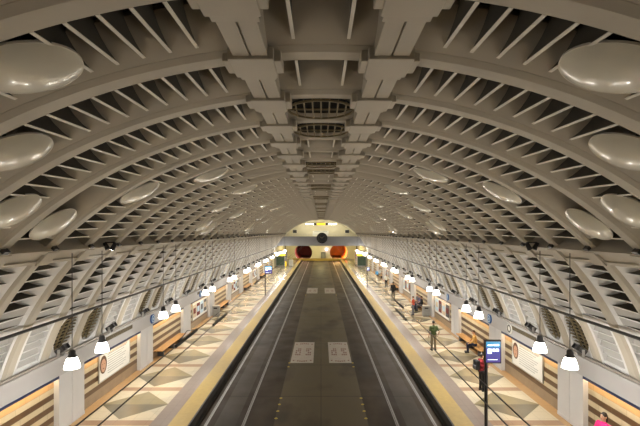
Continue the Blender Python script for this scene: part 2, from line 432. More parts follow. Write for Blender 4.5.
def oval_wall(sx):
    root = empty('oval_grille')
    fn = lower_fn(sx); fr = MB(); t0, t1 = R(63.7), R(73.6); tm = (t0+t1)/2
    yc = STEP/2; n = 28; ry = .60; rt = R(4.35)
    # surround plate with an oval hole, and the oval's sleeve going back
    ring = [(yc + ry*math.cos(2*PI*k/n), tm + rt*math.sin(2*PI*k/n)) for k in range(n)]
    def sq(k):
        c, s_ = math.cos(2*PI*k/n), math.sin(2*PI*k/n); q = 1/max(abs(c), abs(s_))
        return (yc + c*q*(yc-.19), tm + s_*q*(t1-t0)/2)
    outer = [sq(k) for k in range(n)]
    vs = [fn((y, 9.76), t) for y, t in outer] + [fn((y, 9.80), t) for y, t in ring] + [fn((y, 10.02), t) for y, t in ring]
    fs = [(k, (k+1)%n, n+(k+1)%n, n+k) for k in range(n)] + [(n+k, n+(k+1)%n, 2*n+(k+1)%n, 2*n+k) for k in range(n)]
    fr.add(vs, fs); fr.build('surround', M['paint_low'], root)
    vo = MB().add([fn((y, 10.01), t) for y, t in ring], [tuple(range(n))]); vo.build('duct', M['void'], root)
    bars = MB(); m = 11
    for i in range(1, m):
        s_ = -1 + 2*i/m; wy = ry*math.sqrt(1-s_*s_); t = tm + rt*s_
        bars.sweep([(yc-wy, 9.86), (yc+wy, 9.86), (yc+wy, 9.90), (yc-wy, 9.90)], [t-R(.11), t+R(.11)], fn)
    for yy in (-.22, .12):
        h = rt*math.sqrt(1-(yy/ry)**2)
        bars.sweep([(yc+yy-.012, 9.84), (yc+yy+.012, 9.84), (yc+yy+.012, 9.9), (yc+yy-.012, 9.9)], [tm-h+2*h*i/6 for i in range(7)], fn)
    bars.build('grille_bars', M['grille'], root)
    return root
for sx in (-1, 1):
    protoL = protoO = None; nl = no = 0
    for y0, y1 in cells:
        if y0 < 10: continue
        ci = int(round(((y0+y1)/2 - (P0 - STEP/2))/STEP)) % 4
        if ci in (0, 1):
            if protoO is None: protoO = o = oval_wall(sx)
            else: o = copy_tree(protoO)
            tag(o, f'dark bronze oval grille above {SIDE[sx]}, {nth(no)} along the wall from the viewer', 'vent grille', f'oval wall grilles over {SIDE[sx]}'); no += 1
        else:
            if protoL is None: protoL = o = louvre(sx)
            else: o = copy_tree(protoL)
            tag(o, f'white louvred panel above {SIDE[sx]}, {nth(nl)} along the wall from the viewer', 'louvre panel', f'louvred wall panels over {SIDE[sx]}'); nl += 1
        o.location = (0, y0, 0)
    # unseen stretch beside the camera closed plainly
    MB().sweep([(BACKY, 9.78), (10.9, 9.78), (10.9, 10.45), (BACKY, 10.45)], [sx*R(63.7), sx*R(68), sx*R(73.6)], lambda p, t: arc(p[1], t, p[0])).build('plain_infill', M['paint_low'], ceil)
    pp = MB().tube([arc(9.56, sx*R(63.1), BACKY), arc(9.56, sx*R(63.1), END)], .05)
    tag(pp.build('conduit', M['black'], smooth=True), f'thin black conduit running along the vault above {SIDE[sx]}', 'pipe', 'black conduits on the vault')
    pp = MB().tube([(sx*9.36, BACKY, 2.90), (sx*9.36, END, 2.90)], .055)
    tag(pp.build('ledge_pipe', M['pipe'], smooth=True), f'brown grey pipe along the wall ledge above {SIDE[sx]}', 'pipe', 'pipes on the wall ledges')

# crown ovals
def oval_crown():
    root = empty('crown_grille'); n = 32; rx, ry = .63, .60; yc = STEP/2; zb = 9.775
    v = MB().add([(rx*math.cos(2*PI*k/n), yc + ry*math.sin(2*PI*k/n), zb+.06) for k in range(n)], [tuple(range(n))]); v.build('duct', M['void'], root)
    rim = MB()
    ring = [(a, b) for a, b in ((1.0, 0), (1.05, 0), (1.05, .035), (1.0, .035))]
    vs = [((rx*a)*math.cos(2*PI*k/n), yc + ry*a*math.sin(2*PI*k/n), zb-.03+b) for k in range(n) for a, b in ring]
    fs = [(k*4+j, k*4+(j+1)%4, ((k+1)%n)*4+(j+1)%4, ((k+1)%n)*4+j) for k in range(n) for j in range(4)]
    rim.add(vs, fs).build('rim', M['grille'], root)
    b = MB()
    for i in range(-3, 4):
        x = i*.163; h = ry*math.sqrt(max(0, 1-(x/rx)**2)); b.box(x-.012, x+.012, yc-h, yc+h, zb-.02, zb+.03)
    b.box(-rx, rx, yc-.014, yc+.014, zb-.012, zb+.02)
    b.build('grille_bars', M['grille'], root); return root
pc = None; n = 0
for y0, y1 in cells:
    ci = int(round(((y0+y1)/2 - 8.41)/STEP))
    if ci % 4 in (0, 1) and ci >= 0:
        o = pc = oval_crown() if pc is None else copy_tree(pc)
        tag(o, f'dark oval grille in the vault crown, {nth(n)} from the viewer', 'vent grille', 'oval grilles along the crown'); o.location.y = y0; n += 1

# reflector discs
def disc():
    root = empty('reflector_disc')
    prof = [(.001, -.13)] + [(.56*math.sin(R(a))/math.sin(R(60)), -.13*(math.cos(R(a))-math.cos(R(60)))/(1-math.cos(R(60)))) for a in (6,12,20,28,36,44,52,60)]
    MB().lathe(prof, 48).build('dome', M['disc'], root, smooth=True)
    MB().lathe([(.56,0), (.572,.0), (.572,.03), (.53,.03), (.001,.03)], 48).build('rim', M['fin'], root)
    MB().tube([(0,0,.03), (0,0,.45)], .03).build('stem', M['dark'], root)
    return root
pd = None; cnt = {-1: 0, 1: 0}
for y0, y1 in cells:
    ci = int(round(((y0+y1)/2 - 4.95)/STEP))
    if ci < 0 or ci % 8 not in DISC: continue
    for sx in (-1, 1):
        o = pd = disc() if pd is None else copy_tree(pd)
        t = R(DISC[ci % 8] - .4)*sx
        o.location = arc(9.735, t, (y0+y1)/2 - .03); o.rotation_euler = (0, t, 0)
        tag(o, f'glossy cream reflector disc hung over {SIDE[sx]}, {nth(cnt[sx])} from the viewer', 'reflector disc', f'reflector discs over {SIDE[sx]}'); cnt[sx] += 1

# ------------------------------------------------------------------ lights and lamps
def light(name, kind, loc, power, col, size=.1, aim=None, angle=60, blend=.6):
    d = bpy.data.lights.new(name, kind); d.energy = power; d.color = col
    if kind in ('POINT', 'SPOT'): d.shadow_soft_size = size
    if kind == 'SPOT': d.spot_size = R(angle); d.spot_blend = blend
    if kind == 'AREA': d.size = size
    o = bpy.data.objects.new(name, d); C.objects.link(o); o.location = loc
    if aim is not None: o.rotation_euler = (Vector(aim) - Vector(loc)).to_track_quat('-Z', 'Y').to_euler()
    return o
LAMPZ = 3.62; LX = 7.1; P_LAMP = 285; P_GLOW = 125; P_FLOOD = 140
WARM = (1, .94, .85)
def lamp():
    root = empty('pendant_lamp')
    MB().tube([(0,0,.42), (0,0,CAMZ-.62-LAMPZ)], .011, 6).build('cord', M['dark'], root)
    MB().lathe([(.001,.36), (.05,.36), (.09,.31), (.095,.22), (.12,.19), (.13,.155), (.001,.155)], 20).build('cap', M['dark'], root, smooth=True)
    MB().lathe([(.10,.16), (.145,.10), (.18,.0), (.205,-.12), (.215,-.16), (.205,-.155), (.17,0), (.09,.15)], 24).build('shade', M['shade'], root, smooth=True)
    MB().lathe([(.001,.12), (.04,.1), (.055,.02), (.04,-.04), (.001,-.06)], 14).build('bulb', M['shade'], root, smooth=True)
    return root
pl = None
for sx in (-1, 1):
    n = 0
    for k in range(-1, 11):
        for base in (11.98, 13.62):
            y = base + BAY*k
            if y > 83: continue
            if k >= 0:
                o = pl = lamp() if pl is None else copy_tree(pl)
                o.location = (sx*LX, y, LAMPZ)
                tag(o, f'lit bell-shaped pendant lamp over {SIDE[sx]}, {nth(n)} from the viewer', 'pendant lamp', f'pendant lamps over {SIDE[sx]}'); n += 1
            elif pl is not None or True:
                o = pl = lamp() if pl is None else copy_tree(pl)
                o.location = (sx*LX, y, LAMPZ)
                tag(o, f'lit pendant lamp over {SIDE[sx]} beside the viewer, {"before" if base < 12.5 else "after"} its twin', 'pendant lamp')
            light('lamp_light', 'SPOT', (sx*LX, y, LAMPZ-.20), P_LAMP, WARM, .16, (sx*LX, y, 0), 150, 1.0); light('lamp_glow', 'POINT', (sx*LX, y, LAMPZ-.24), P_GLOW, WARM, .16)
def flood():
    """head points along +X tilted up (towards the track), bracket below"""
    root = empty('floodlight')
    h = MB().bevbox(-.17, .17, -.13, .13, -.09, .09, .025, M=Matrix.Translation((0,0,.20)) @ Matrix.Rotation(R(-35), 4, 'Y')); h.build('head', M['dark'], root)
    Mx = Matrix.Translation((0,0,.20)) @ Matrix.Rotation(R(-35), 4, 'Y')
    v = MB().bevbox(.15, .26, -.15, .15, .07, .09, .006, M=Mx).bevbox(.15, .24, -.15, -.135, -.09, .08, .004, M=Mx).bevbox(.15, .24, .135, .15, -.09, .08, .004, M=Mx); v.build('visor', M['black'], root)
    b = MB().bevbox(-.05, .05, -.16, -.14, 0, .24, .005).bevbox(-.05, .05, .14, .16, 0, .24, .005).bevbox(-.06, .06, -.16, .16, -.03, .0, .005); b.build('bracket', M['steel'], root)
    return root
pf = None
for sx in (-1, 1):
    n = 0
    for k in range(0, 21):
        y = 14.78 + 3.46*k
        if y > 83: continue
        o = pf = flood() if pf is None else copy_tree(pf)
        o.location = (sx*9.14, y, 2.99); o.rotation_euler = (0, 0, PI if sx > 0 else 0)
        tag(o, f'dark floodlight on the wall ledge above {SIDE[sx]}, {nth(n)} from the viewer', 'floodlight', f'ledge floodlights above {SIDE[sx]}'); n += 1
    for k in range(-3, 20):
        y = 14.78 + 3.46*k
        light('flood_light', 'SPOT', (sx*8.98, y, 3.32), P_FLOOD, (1,.965,.90), .08, (sx*4.6, y, 8.6), 85, .9)
# little twin spots on the cornice
for sx in (-1, 1):
    o = empty('twin_spot', (sx*6.78, 13.5, 6.88)); lit = sx < 0
    MB().box(-.16, .16, -.02, .02, .10, .14).build('bar', M['black'], o)
    for q in (-1, 1):
        h = MB().lathe([(.001,.12), (.06,.12), (.075,-.05), (.085,-.12), (.07,-.12), (.001,-.10)], 16, Matrix.Translation((q*.12,0,0)) @ Matrix.Rotation(R(28*q), 4, 'Y'))
        h.build('spot_head', M['black'], o, smooth=True)
        if lit and q == 1:
            MB().lathe([(.001,-.135), (.06,-.13), (.07,-.122), (.001,-.12)], 16, Matrix.Translation((q*.12,0,0)) @ Matrix.Rotation(R(28*q), 4, 'Y')).build('lit_lens', M['bulbred'], o)
    tag(o, ('lit twin spotlight hung under the cornice above ' if lit else 'unlit black twin spotlight hung under the cornice above ') + SIDE[sx], 'spotlight')

# ------------------------------------------------------------------ overhead wires
for i, (x, z) in enumerate(((-3.78, 4.35), (-3.44, 4.35), (2.88, 4.35), (3.22, 4.35))):
    o = MB().tube([(x, BACKY, z), (x, 84, z)], .013, 6).build('contact_wire', M['black'])
    tag(o, ['outer overhead wire above the track by the empty platform','inner overhead wire above the track by the empty platform',
            'inner overhead wire above the track by the busy platform','outer overhead wire above the track by the busy platform'][i], 'wire', 'overhead trolley wires')
for i, (x, y) in enumerate(((-3.44, 13.4), (-3.78, 10.9), (2.88, 14.2), (3.22, 16.4), (-3.78, 24.0), (3.22, 24.5))):
    o = empty('wire_insulator', (x, y, 4.35))
    MB().bevbox(-.03, .03, 0, 1.9, -.03, .05, .01).build('insulator_bar', M['black'], o)
    MB().tube([(0,.2,.05), (0,.95,.20), (0,1.7,.05)], .012, 6).build('bridle', M['dark'], o)
    tag(o, f'black insulator on a wire near {SIDE[-1] if x < 0 else SIDE[1]}, {["second","first","first","second","third","third"][i]} from the viewer', 'insulator', 'section insulators on the wires')

# ------------------------------------------------------------------ road panels and studs
def road_panel(x0, x1, y0, y1, label):
    o = MB().box(x0, x1, y0, y1, -.351, -.344).build('road_panel', M['rdmark']); tag(o, label, 'road marking', 'white panels painted on the centre lane')
    w, h = x1-x0, y1-y0; t = MB()
    for e, dirn in ((y0+h*.10, 1), (y1-h*.12, -1)):
        for q in range(9):
            u = -1 + 2*q/8; x = (x0+x1)/2 + u*w*.38
            if q in (1, 7): continue
            y = e + dirn*h*.035*(1-abs(u))*(-1)
            t.box(x-.045, x+.045, y-h*.022, y+h*.022, -.345, -.342)
    for cx in (-.24, .24):
        for r_ in range(4):
            for cc in range(3):
                if (r_*3+cc+int(cx > 0)) % 5 == 4: continue
                x = (x0+x1)/2 + cx*w + (cc-1)*.12; y = y0 + h*(.36 + r_*.09)
                t.box(x-.045, x+.045, y-h*.03, y+h*.03, -.345, -.342)
    t.build('worn_lettering', M['rdred'], o)
road_panel(-1.80, -.45, 24.6, 29.2, 'worn white painted road panel on the empty platform side of the centre lane, lower row')
road_panel(.48, 1.80, 24.6, 29.2, 'worn white painted road panel on the busy platform side of the centre lane, lower row')
road_panel(-1.80, -.45, 52.2, 57.2, 'small distant white road panel on the empty platform side of the lane, upper row')
road_panel(.48, 1.80, 52.2, 57.2, 'small distant white road panel on the busy platform side of the lane, upper row')
for sx in (-1, 1):
    for i, y in enumerate((17.3, 18.0, 18.7, 19.4, 23.9, 24.6, 50.5, 51.4)):
        o = MB().lathe([(.001,.02), (.05,.018), (.07,.0), (.07,-.01)], 12).build('road_stud', M['rdyel'])
        o.location = (sx*1.85, y, -.35)
        tag(o, f'yellow road stud towards {SIDE[sx]}, {nth(i)} from the viewer', 'road stud', f'yellow road studs towards {SIDE[sx]}')

# ------------------------------------------------------------------ niche furniture
def bench(sx, y0, y1, label):
    o = empty('bench', (sx*9.42, (y0+y1)/2, 0), label=label, cat='bench'); L = (y1-y0)/2
    def bx(mb, xa, xb, *a): return mb.bevbox(min(sx*xa, sx*xb), max(sx*xa, sx*xb), *a, .012)
    for i in range(3):
        s = MB(); bx(s, -.22+i*.17, -.22+i*.17+.16, -L, L, .37, .42); s.build('seat_board', M['wood'], o)
    for q in (-.8, 0, .8):
        s = MB(); bx(s, -.15, .22, q*L-.06, q*L+.06, 0, .37); s.build('support', M['dark'], o)
    return o
def poster(sx, y0, y1, z0, z1, label, kind):
    o = empty('poster_panel', (sx*9.70, (y0+y1)/2, z0), label=label, cat='poster')
    L = (y1-y0)/2; H = z1-z0; X = lambda a: sx*a
    def q(mb, ya, yb, za, zb, d=.012, t=.006):     # thin raised area facing the track
        return mb.box(min(X(-d), X(-d+t)), max(X(-d), X(-d+t)), ya, yb, za, zb)
    MB().box(-.012, .04, -L, L, 0, H).build('board', M['white'], o) if sx > 0 else MB().box(-.04, .012, -L, L, 0, H).build('board', M['white'], o)
    fr = MB()
    for a in ((-L-.03, L+.03, -.03, .0), (-L-.03, L+.03, H, H+.03), (-L-.03, -L, 0, H), (L, L+.03, 0, H)): q(fr, *a, d=.03, t=.06)
    fr.build('frame', M['steel'], o)
    # the near end of the panel carries the portrait on one wall, the far end on the other
    e = -1 if sx < 0 else 1
    if kind == 'portrait':
        n = 24; cy = e*L*.76; cz = H*.60
        def oval(ry, rz, dy=0, dz=0, d=.016): return MB().add([(X(-d), cy+dy+ry*math.cos(2*PI*k/n), cz+dz+rz*math.sin(2*PI*k/n)) for k in range(n)], [tuple(range(n))])
        oval(.30, .40).build('portrait_hair', M['hairb'], o); oval(.21, .29, .0, -.04, .019).build('portrait_face', M['skin1'], o)
        ft = MB()
        for dy in (-.08, .08): ft.add([(X(-.022), cy+dy+.035*math.cos(2*PI*k/10), cz+.02+.018*math.sin(2*PI*k/10)) for k in range(10)], [tuple(range(10))])
        ft.add([(X(-.022), cy+.07*math.cos(2*PI*k/10), cz-.17+.02*math.sin(2*PI*k/10)) for k in range(10)], [tuple(range(10))])
        ft.build('portrait_features', M['hairb'], o)
        tl = MB()
        for r_ in range(9):
            zt = H*.90 - r_*H*.092; ln = 1.55*L*(.55+.4*((r_*37) % 10)/10) if r_ % 3 else 1.45*L
            a = e*L*.50; b = a - e*ln*.85
            q(tl, min(a, b), max(a, b), zt-.02, zt+.012, .016)
        tl.build('printed_lines', M['print'], o)
        tt = MB(); q(tt, min(e*L*.45, -e*L*.8), max(e*L*.45, -e*L*.8), H*.925, H*.965, .017); tt.build('printed_heading', M['printb'], o)
    else:
        cols = [M['dark'], M['printb'], M['redwall'], M['bluel']]
        for i in range(4):
            a = -L + .08 + i*(2*L-.1)/4; b = a + (2*L-.1)/4 - .12
            mb = MB(); q(mb, a, b, H*.12, H*.9, .018); mb.build('picture', cols[i if sx > 0 else (i+1) % 4], o)
            mb = MB(); q(mb, a+.12, b-.14, H*.35, H*.7, .022); mb.build('picture_detail', cols[(i+2) % 4], o)
for sx in (-1, 1):
    S = SIDE[sx]
    for k in range(0, 9):
        a = P0 + BAY*(k-1); y0, y1 = a+.82, a+BAY-.82
        if k % 2 == 1:
            if k == 1: poster(sx, 18.35, 21.25, .74, 1.88, f'large white poster with a portrait oval in the niche beside {S}', 'portrait')
            else: poster(sx, y0+.9, y1-.4, .62, 1.85, f'framed picture row in a niche of {S}, {nth((k-3)//2)} from the viewer', 'pictures')
        else:
            bench(sx, y0+.5, y1-.5, f'wooden bench in a striped niche of {S}, {nth(k//2)} bench from the viewer')
    # round fascia signs
    for i, y in enumerate((23.75, 33.2 if sx < 0 else 31.6)):
        o = empty('round_sign', (sx*(WALLX-.02), y, 2.42)); Mx = Matrix.Rotation(PI/2*(-sx), 4, 'Y')
        MB().lathe([(.001,.04), (.25,.04), (.27,.02), (.27,-.02)], 28, Mx).build('disc', M['blue'], o, smooth=False)
        MB().lathe([(.15,.041), (.15,.05), (.20,.05), (.20,.041)], 28, Mx).build('ring', M['bluel'], o)
        MB().lathe([(.001,.05), (.07,.05), (.07,.041)], 20, Mx).build('emblem', M['bluel'], o)
        tag(o, f'round blue sign on the fascia above {S}, {nth(i)} from the viewer', 'sign', 'round blue fascia signs')
    o = empty('litter_bin', (sx*9.12, 36.5, 0))
    MB().bevbox(-.29, .29, -.22, .22, .06, .88, .03).build('body', M['bin'], o)
    MB().bevbox(-.31, .31, -.24, .24, .88, .94, .02).build('lid', M['steel'], o)
    MB().box(-.27, .27, -.20, .20, 0, .06).build('plinth', M['black'], o)
    MB().box(-.16, .16, -.226, -.218, .66, .78).build('opening', M['void'], o)
    tag(o, f'boxy grey litter bin standing by a pilaster on {S}', 'bin')
o = empty('round_sign', (WALLX-.02, 21.2, 2.45)); Mx = Matrix.Rotation(-PI/2, 4, 'Y')
MB().lathe([(.001,.04), (.25,.04), (.27,.02), (.27,-.02)], 28, Mx).build('disc', M['white'], o)
MB().lathe([(.13,.041), (.13,.05), (.20,.05), (.20,.041)], 28, Mx).build('ring', M['dark'], o)
tag(o, 'round white sign with a dark ring on the fascia above the large portrait poster', 'sign')

# ------------------------------------------------------------------ display posts
def display(x, y, h, w, hh, label, big):
    o = empty('display_post', (x, y, 0), label=label, cat='display post')
    MB().tube([(0,0,0), (0,0,h)], .055 if big else .06, 12).lathe([(.001,.03), (.14,.03), (.16,.0)], 16).build('post', M['black'], o)
    s = 1
    off = w/2 - .02
    MB().bevbox(off-w/2-.05, off+w/2+.04, -.06, .06, h-hh-.05, h+.04, .015).build('housing', M['black'], o)
    sc = MB().box(-w/2, w/2, -.004, .004, 0, hh).build('screen', M['screen'], o); sc.location = (off, -.063, h-hh-.005)
    for xa, xb, za, zb in ((-.40,-.05,.80,.86), (0,.40,.80,.88), (-.40,-.12,.42,.66), (-.06,.14,.52,.66), (.19,.38,.52,.66), (-.40,.30,.12,.14)):
        MB().box(w*xa, w*xb, -.010, -.004, hh*za, hh*zb).build('text_block', M['scrtext'], sc)
display(5.62, 14.3, 3.62, .48, .70, 'tall black post with a lit blue information screen beside the red-jacketed person', True)
display(-6.45, 48.6, 3.35, .8, .85, 'black display post with bluish screen standing on the empty platform', False)
display(6.10, 55.6, 2.6, .34, .45, 'far slim display post standing on the busy platform near its edge', False)

# ------------------------------------------------------------------ far end: mezzanine, end walls, portals
mz = MB().box(-9.9, 9.9, 85, 116, 4.55, 4.85).box(-9.9, 9.9, 84.7, 85.0, 4.45, 6.35)
tag(mz.build('mezzanine_floor', M['mezz']), kind='structure')
o = empty('balustrade', (0, 85.4, 6.35)); MB().box(-9, 9, -.03, .03, .45, .50).build('handrail', M['steel'], o)
b = MB()
for i in range(37): b.box(-9+i*.5-.015, -9+i*.5+.015, -.015, .015, -1.5, .46)
b.build('balusters', M['steel'], o); tag(o, 'thin metal railing on the grey mezzanine bridge at the far end', 'railing')
# gallery vault over the mezzanine and walls
vt = MB().sweep([(END, 10.1), (100, 10.1), (100, 10.4), (END, 10.4)], TH, lambda p, t: arc(p[1], t, p[0]))
tag(vt.build('ceiling_gallery', M['cream'], smooth=True), kind='structure')
wl = MB().add([(x, 98, z) for x, z in ((-10.2,4.8), (10.2,4.8), (10.2,6.3), (4.6,9.9), (4.6,10.6), (-4.6,10.6), (-4.6,9.9), (-10.2,6.3))], [tuple(range(8))])
wl.prism([(-10.4,6.2), (-4.4,10.05), (-10.4,10.6)], 86.5, 98, lambda p, a: Vector((p[0], a, p[1]))).prism([(10.4,6.2), (4.4,10.05), (10.4,10.6)], 86.5, 98, lambda p, a: Vector((p[0], a, p[1])))
tag(wl.build('wall_gallery_end', M['cream']), kind='structure')
for sx in (-1, 1):
    o = empty('gallery_window', (sx*6.1, 97.95, 7.35)); MB().box(-.45, .45, -.03, .03, -.35, .35).build('pane', M['dark'], o)
    fr = MB()
    for a in ((-.52,.52,-.42,-.35), (-.52,.52,.35,.42), (-.52,-.45,-.35,.35), (.45,.52,-.35,.35)): fr.box(a[0], a[1], -.06, .03, a[2], a[3])
    fr.build('frame', M['white'], o); tag(o, f'small square window high on the gallery wall, on the side of {SIDE[sx]}', 'window')
o = empty('ceiling_sign', (0, 96, 9.05)); MB().bevbox(-.95, .95, -.1, .1, -.22, .22, .03).build('sign_face', M['signyel'], o)
for sx in (-1, 1):
    MB().bevbox(sx*1.3-.3, sx*1.3+.3, -.1, .1, -.22, .22, .03).build('end_box', M['black'], o); MB().bevbox(sx*2.6-.9, sx*2.6+.9, -.08, .08, -.08, .08, .02).build('light_tube', M['stripw'], o)
    MB().tube([(sx*1.2,0,.2), (sx*1.2,0,1.0)], .03).build('hanger', M['steel'], o)
tag(o, 'yellow hanging sign between white light tubes above the gallery', 'sign')
o = empty('notice_board', (-.1, 95.5, 6.9)); MB().bevbox(-1.8, 1.8, -.1, .1, -.55, .6, .02).build('panel', M['white'], o)
MB().box(-1.5, 1.5, -.12, -.1, .35, .45).build('heading_line', M['print'], o); MB().box(-1.5, -1.4, -.05, .05, -2.05, -.5).box(1.4, 1.5, -.05, .05, -2.05, -.5).build('legs', M['steel'], o)
tag(o, 'pale board standing on the mezzanine behind the round clock', 'notice board')
o = empty('station_clock', (.2, 84.45, 6.05)); Mx = Matrix.Rotation(PI/2, 4, 'X')
MB().lathe([(.001,.12), (.92,.12), (1.02,.16), (1.08,.10), (1.08,-.2), (.001,-.2)], 40, Mx).build('dial', M['black'], o)
hd = MB()
for k in range(12):
    a = k*PI/6; hd.box(-.03, .03, -.14, -.12, .72, .86, M=Matrix.Rotation(a, 4, 'Y'))
hd.box(-.03, .03, -.15, -.12, -.1, .7, M=Matrix.Rotation(R(50), 4, 'Y')).box(-.04, .04, -.15, -.12, -.1, .45, M=Matrix.Rotation(R(-60), 4, 'Y'))
hd.build('hands_and_marks', M['grille'], o); tag(o, 'large round black clock on the middle of the grey mezzanine bridge', 'clock')
# lower end wall with two portals
def portal_wall():
    mb = MB(); n = 24; y = 112
    zs = (-.6, 4.6)
    cx = 4.7; rx = 2.35; cz = 1.75; rz = 2.25
    for sx in (-1, 1):
        c = sx*cx; hole = [(c + rx*math.cos(2*PI*k/n), max(-.36, cz + rz*math.sin(2*PI*k/n))) for k in range(n)]
        x0, x1 = (c-cx+.0, c+cx) if sx > 0 else (c-cx, c+cx-.0)
        def sq(k):
            a, b = math.cos(2*PI*k/n), math.sin(2*PI*k/n); q = 1/max(abs(a), abs(b)); return (c + a*q*cx, 2.0 + b*q*2.6)
        out = [sq(k) for k in range(n)]
        vs = [(p[0], y, p[1]) for p in out] + [(p[0], y, p[1]) for p in hole] + [(p[0], y+.5, p[1]) for p in hole]
        mb.add(vs, [(k, (k+1)%n, n+(k+1)%n, n+k) for k in range(n)] + [(n+k, n+(k+1)%n, 2*n+(k+1)%n, 2*n+k) for k in range(n)])
    return mb
pw = tag(portal_wall().build('wall_portal', M['cream']), kind='structure')
for sx in (-1, 1):
    tb = MB().lathe([(2.6, 0), (2.6, 24)], 28, Matrix.Translation((sx*4.7, 112.3, 1.75)) @ Matrix.Rotation(-PI/2, 4, 'X'))
    tb.add([(sx*4.7+2.6*math.cos(2*PI*k/28), 136.2, 1.75+2.6*math.sin(2*PI*k/28)) for k in range(28)], [tuple(range(28))])
    tag(tb.build('wall_tunnel', M['redwall' if sx < 0 else 'orangewall'], smooth=True), kind='structure')
    tag(MB().box(sx*4.7-2.2, sx*4.7+2.2, 112, 136, -.5, -.36).build('floor_tunnel', M['track']), kind='structure')
    sw = MB().box(min(sx*9.55, sx*9.9), max(sx*9.55, sx*9.9), 84.6, 112, 0, 4.55); tag(sw.build('wall_concourse', M['cream']), kind='structure')
    # glazed stair enclosure
    o = empty('stair_enclosure', (sx*8.6, 92, 0)); MB().box(-.9, .9, -3, 3, .1, 3.0).build('glazing', M['glassgreen'], o)
    fr = MB()
    for yy in (-3, -1, 1, 3): fr.box(-.95, -.88, yy-.05, yy+.05, 0, 3.1).box(.88, .95, yy-.05, yy+.05, 0, 3.1)
    fr.box(-.95, .95, -3.05, 3.05, 3.0, 3.1).box(-.95, .95, -3.05, 3.05, 0, .1); fr.build('frame', M['steel'], o)
    tag(o, f'greenish glazed stair enclosure at the far end of {SIDE[sx]}', 'stair enclosure')
    # hanging yellow signs
    o = empty('hanging_sign', (sx*8.2, 84.0, 2.75)); MB().bevbox(-1.0, 1.0, -.1, .1, -.28, .22, .03).build('sign_face', M['signyel'], o)
    MB().bevbox(-1.1, 1.1, -.16, .16, .24, .42, .03).build('light_tube', M['stripw'], o)
    MB().tube([(-.8,0,.4), (-.8,.6,1.82)], .03).tube([(.8,0,.4), (.8,.6,1.82)], .03).build('hanger', M['steel'], o)
    tag(o, f'yellow hanging sign lit from above at the far end of {SIDE[sx]}', 'sign')
    light('sign_light', 'POINT', (sx*8.2, 83.5, 3.5), 40, (1,.97,.9), .15)
    light('gallery_light', 'POINT', (sx*3.4, 92.5, 8.4), 420, (1,.91,.70), .4)
    light('concourse_light', 'POINT', (sx*6.5, 101, 4.1), 800, (1,.84,.42), .3)
light('concourse_light', 'POINT', (0, 97, 4.1), 600, (1,.86,.40), .3)
light('concourse_light', 'POINT', (0, 107, 4.1), 500, (1,.84,.42), .3)
tag(MB().box(-7.5, 7.5, 110.6, 110.9, -.36, .25).build('trim_1', M['yellow']), kind='structure')
light('tunnel_light', 'POINT', (4.7, 121, 1.9), 2600, (1,.60,.22), .2)
light('tunnel_light', 'POINT', (-4.7, 121, 1.9), 1100, (1,.5,.35), .2)
for i, x in enumerate((-6.0, -5.0, -4.0, -3.0)):
    o = MB().lathe([(.001,.12), (.12,.08), (.16,0), (.12,-.08), (.001,-.12)], 14).build('tunnel_lamp', M['stripw'], smooth=True); o.location = (x, 111.87, 4.25)
    tag(o, f'small white lamp over the dark red portal, {["first","second","third","fourth"][i]} counting from the stair enclosure', 'lamp', 'lamps over the red portal')
o = MB().lathe([(.001,.2), (.2,.14), (.27,0), (.2,-.14), (.001,-.2)], 14).build('signal_lamp', mat('violet signal', (1,.8,1), .3, emit=(.9,.6,1), strength=14), smooth=True)
o.location = (1.5, 111.75, 2.6); tag(o, 'bright violet signal lamp on the wall beside the orange portal', 'lamp')
o = empty('equipment_cabinet', (-6.4, 89.6, 0)); MB().bevbox(-.45, .45, -.3, .3, .05, 1.35, .03).build('body', M['white'], o); MB().box(-.4, .4, -.26, .26, 0, .05).build('plinth', M['dark'], o)
tag(o, 'white cabinet standing at the far end of the empty platform', 'cabinet')
o = empty('safety_post', (-7.5, 89.2, 0)); MB().tube([(0,0,0), (0,0,1.0)], .14, 12).build('post', M['signyel'], o); MB().tube([(0,0,1.0), (0,0,1.06)], .1, 12).build('post_cap', M['black'], o)
tag(o, 'short yellow post beside the white cabinet at the platform end', 'bollard')
o = empty('end_cabinet', (.6, 111.4, -.35)); MB().bevbox(-.6, .6, -.3, .3, 0, 2.2, .05).build('body', M['dark'], o); MB().box(-.5, .5, -.32, -.3, .2, 2.0).build('door', M['bin'], o)
tag(o, 'dark grey cabinet between the two tunnel portals', 'cabinet')

# ------------------------------------------------------------------ people
def caps(mb, p, q, r1, r2=None, n=10):
    p, q = Vector(p), Vector(q); r2 = r1 if r2 is None else r2
    d = q-p; L = max(d.length, 1e-4); rot = d.to_track_quat('Z', 'Y').to_matrix().to_4x4()
    prof = [(max(.0005, r1*math.cos(R(a))), r1*math.sin(R(a))) for a in (-90,-60,-30,0)] + [(max(.0005, r2*math.cos(R(a))), L + r2*math.sin(R(a))) for a in (0,30,60,90)]
    vs0 = len(mb.v); mb.lathe(prof, n, Matrix.Translation(p) @ rot)
    k = len(prof); mb.f += [tuple(vs0+i for i in range(n))[::-1], tuple(vs0+(k-1)*n+i for i in range(n))]; mb.mi += [0, 0]
def ell(mb, c, rx, ry, rz):
    bm = bmesh.new(); bmesh.ops.create_uvsphere(bm, u_segments=14, v_segments=10, radius=1)
    mb.bm(bm, Matrix.Translation(c) @ Matrix.Diagonal((rx, ry, rz, 1)))
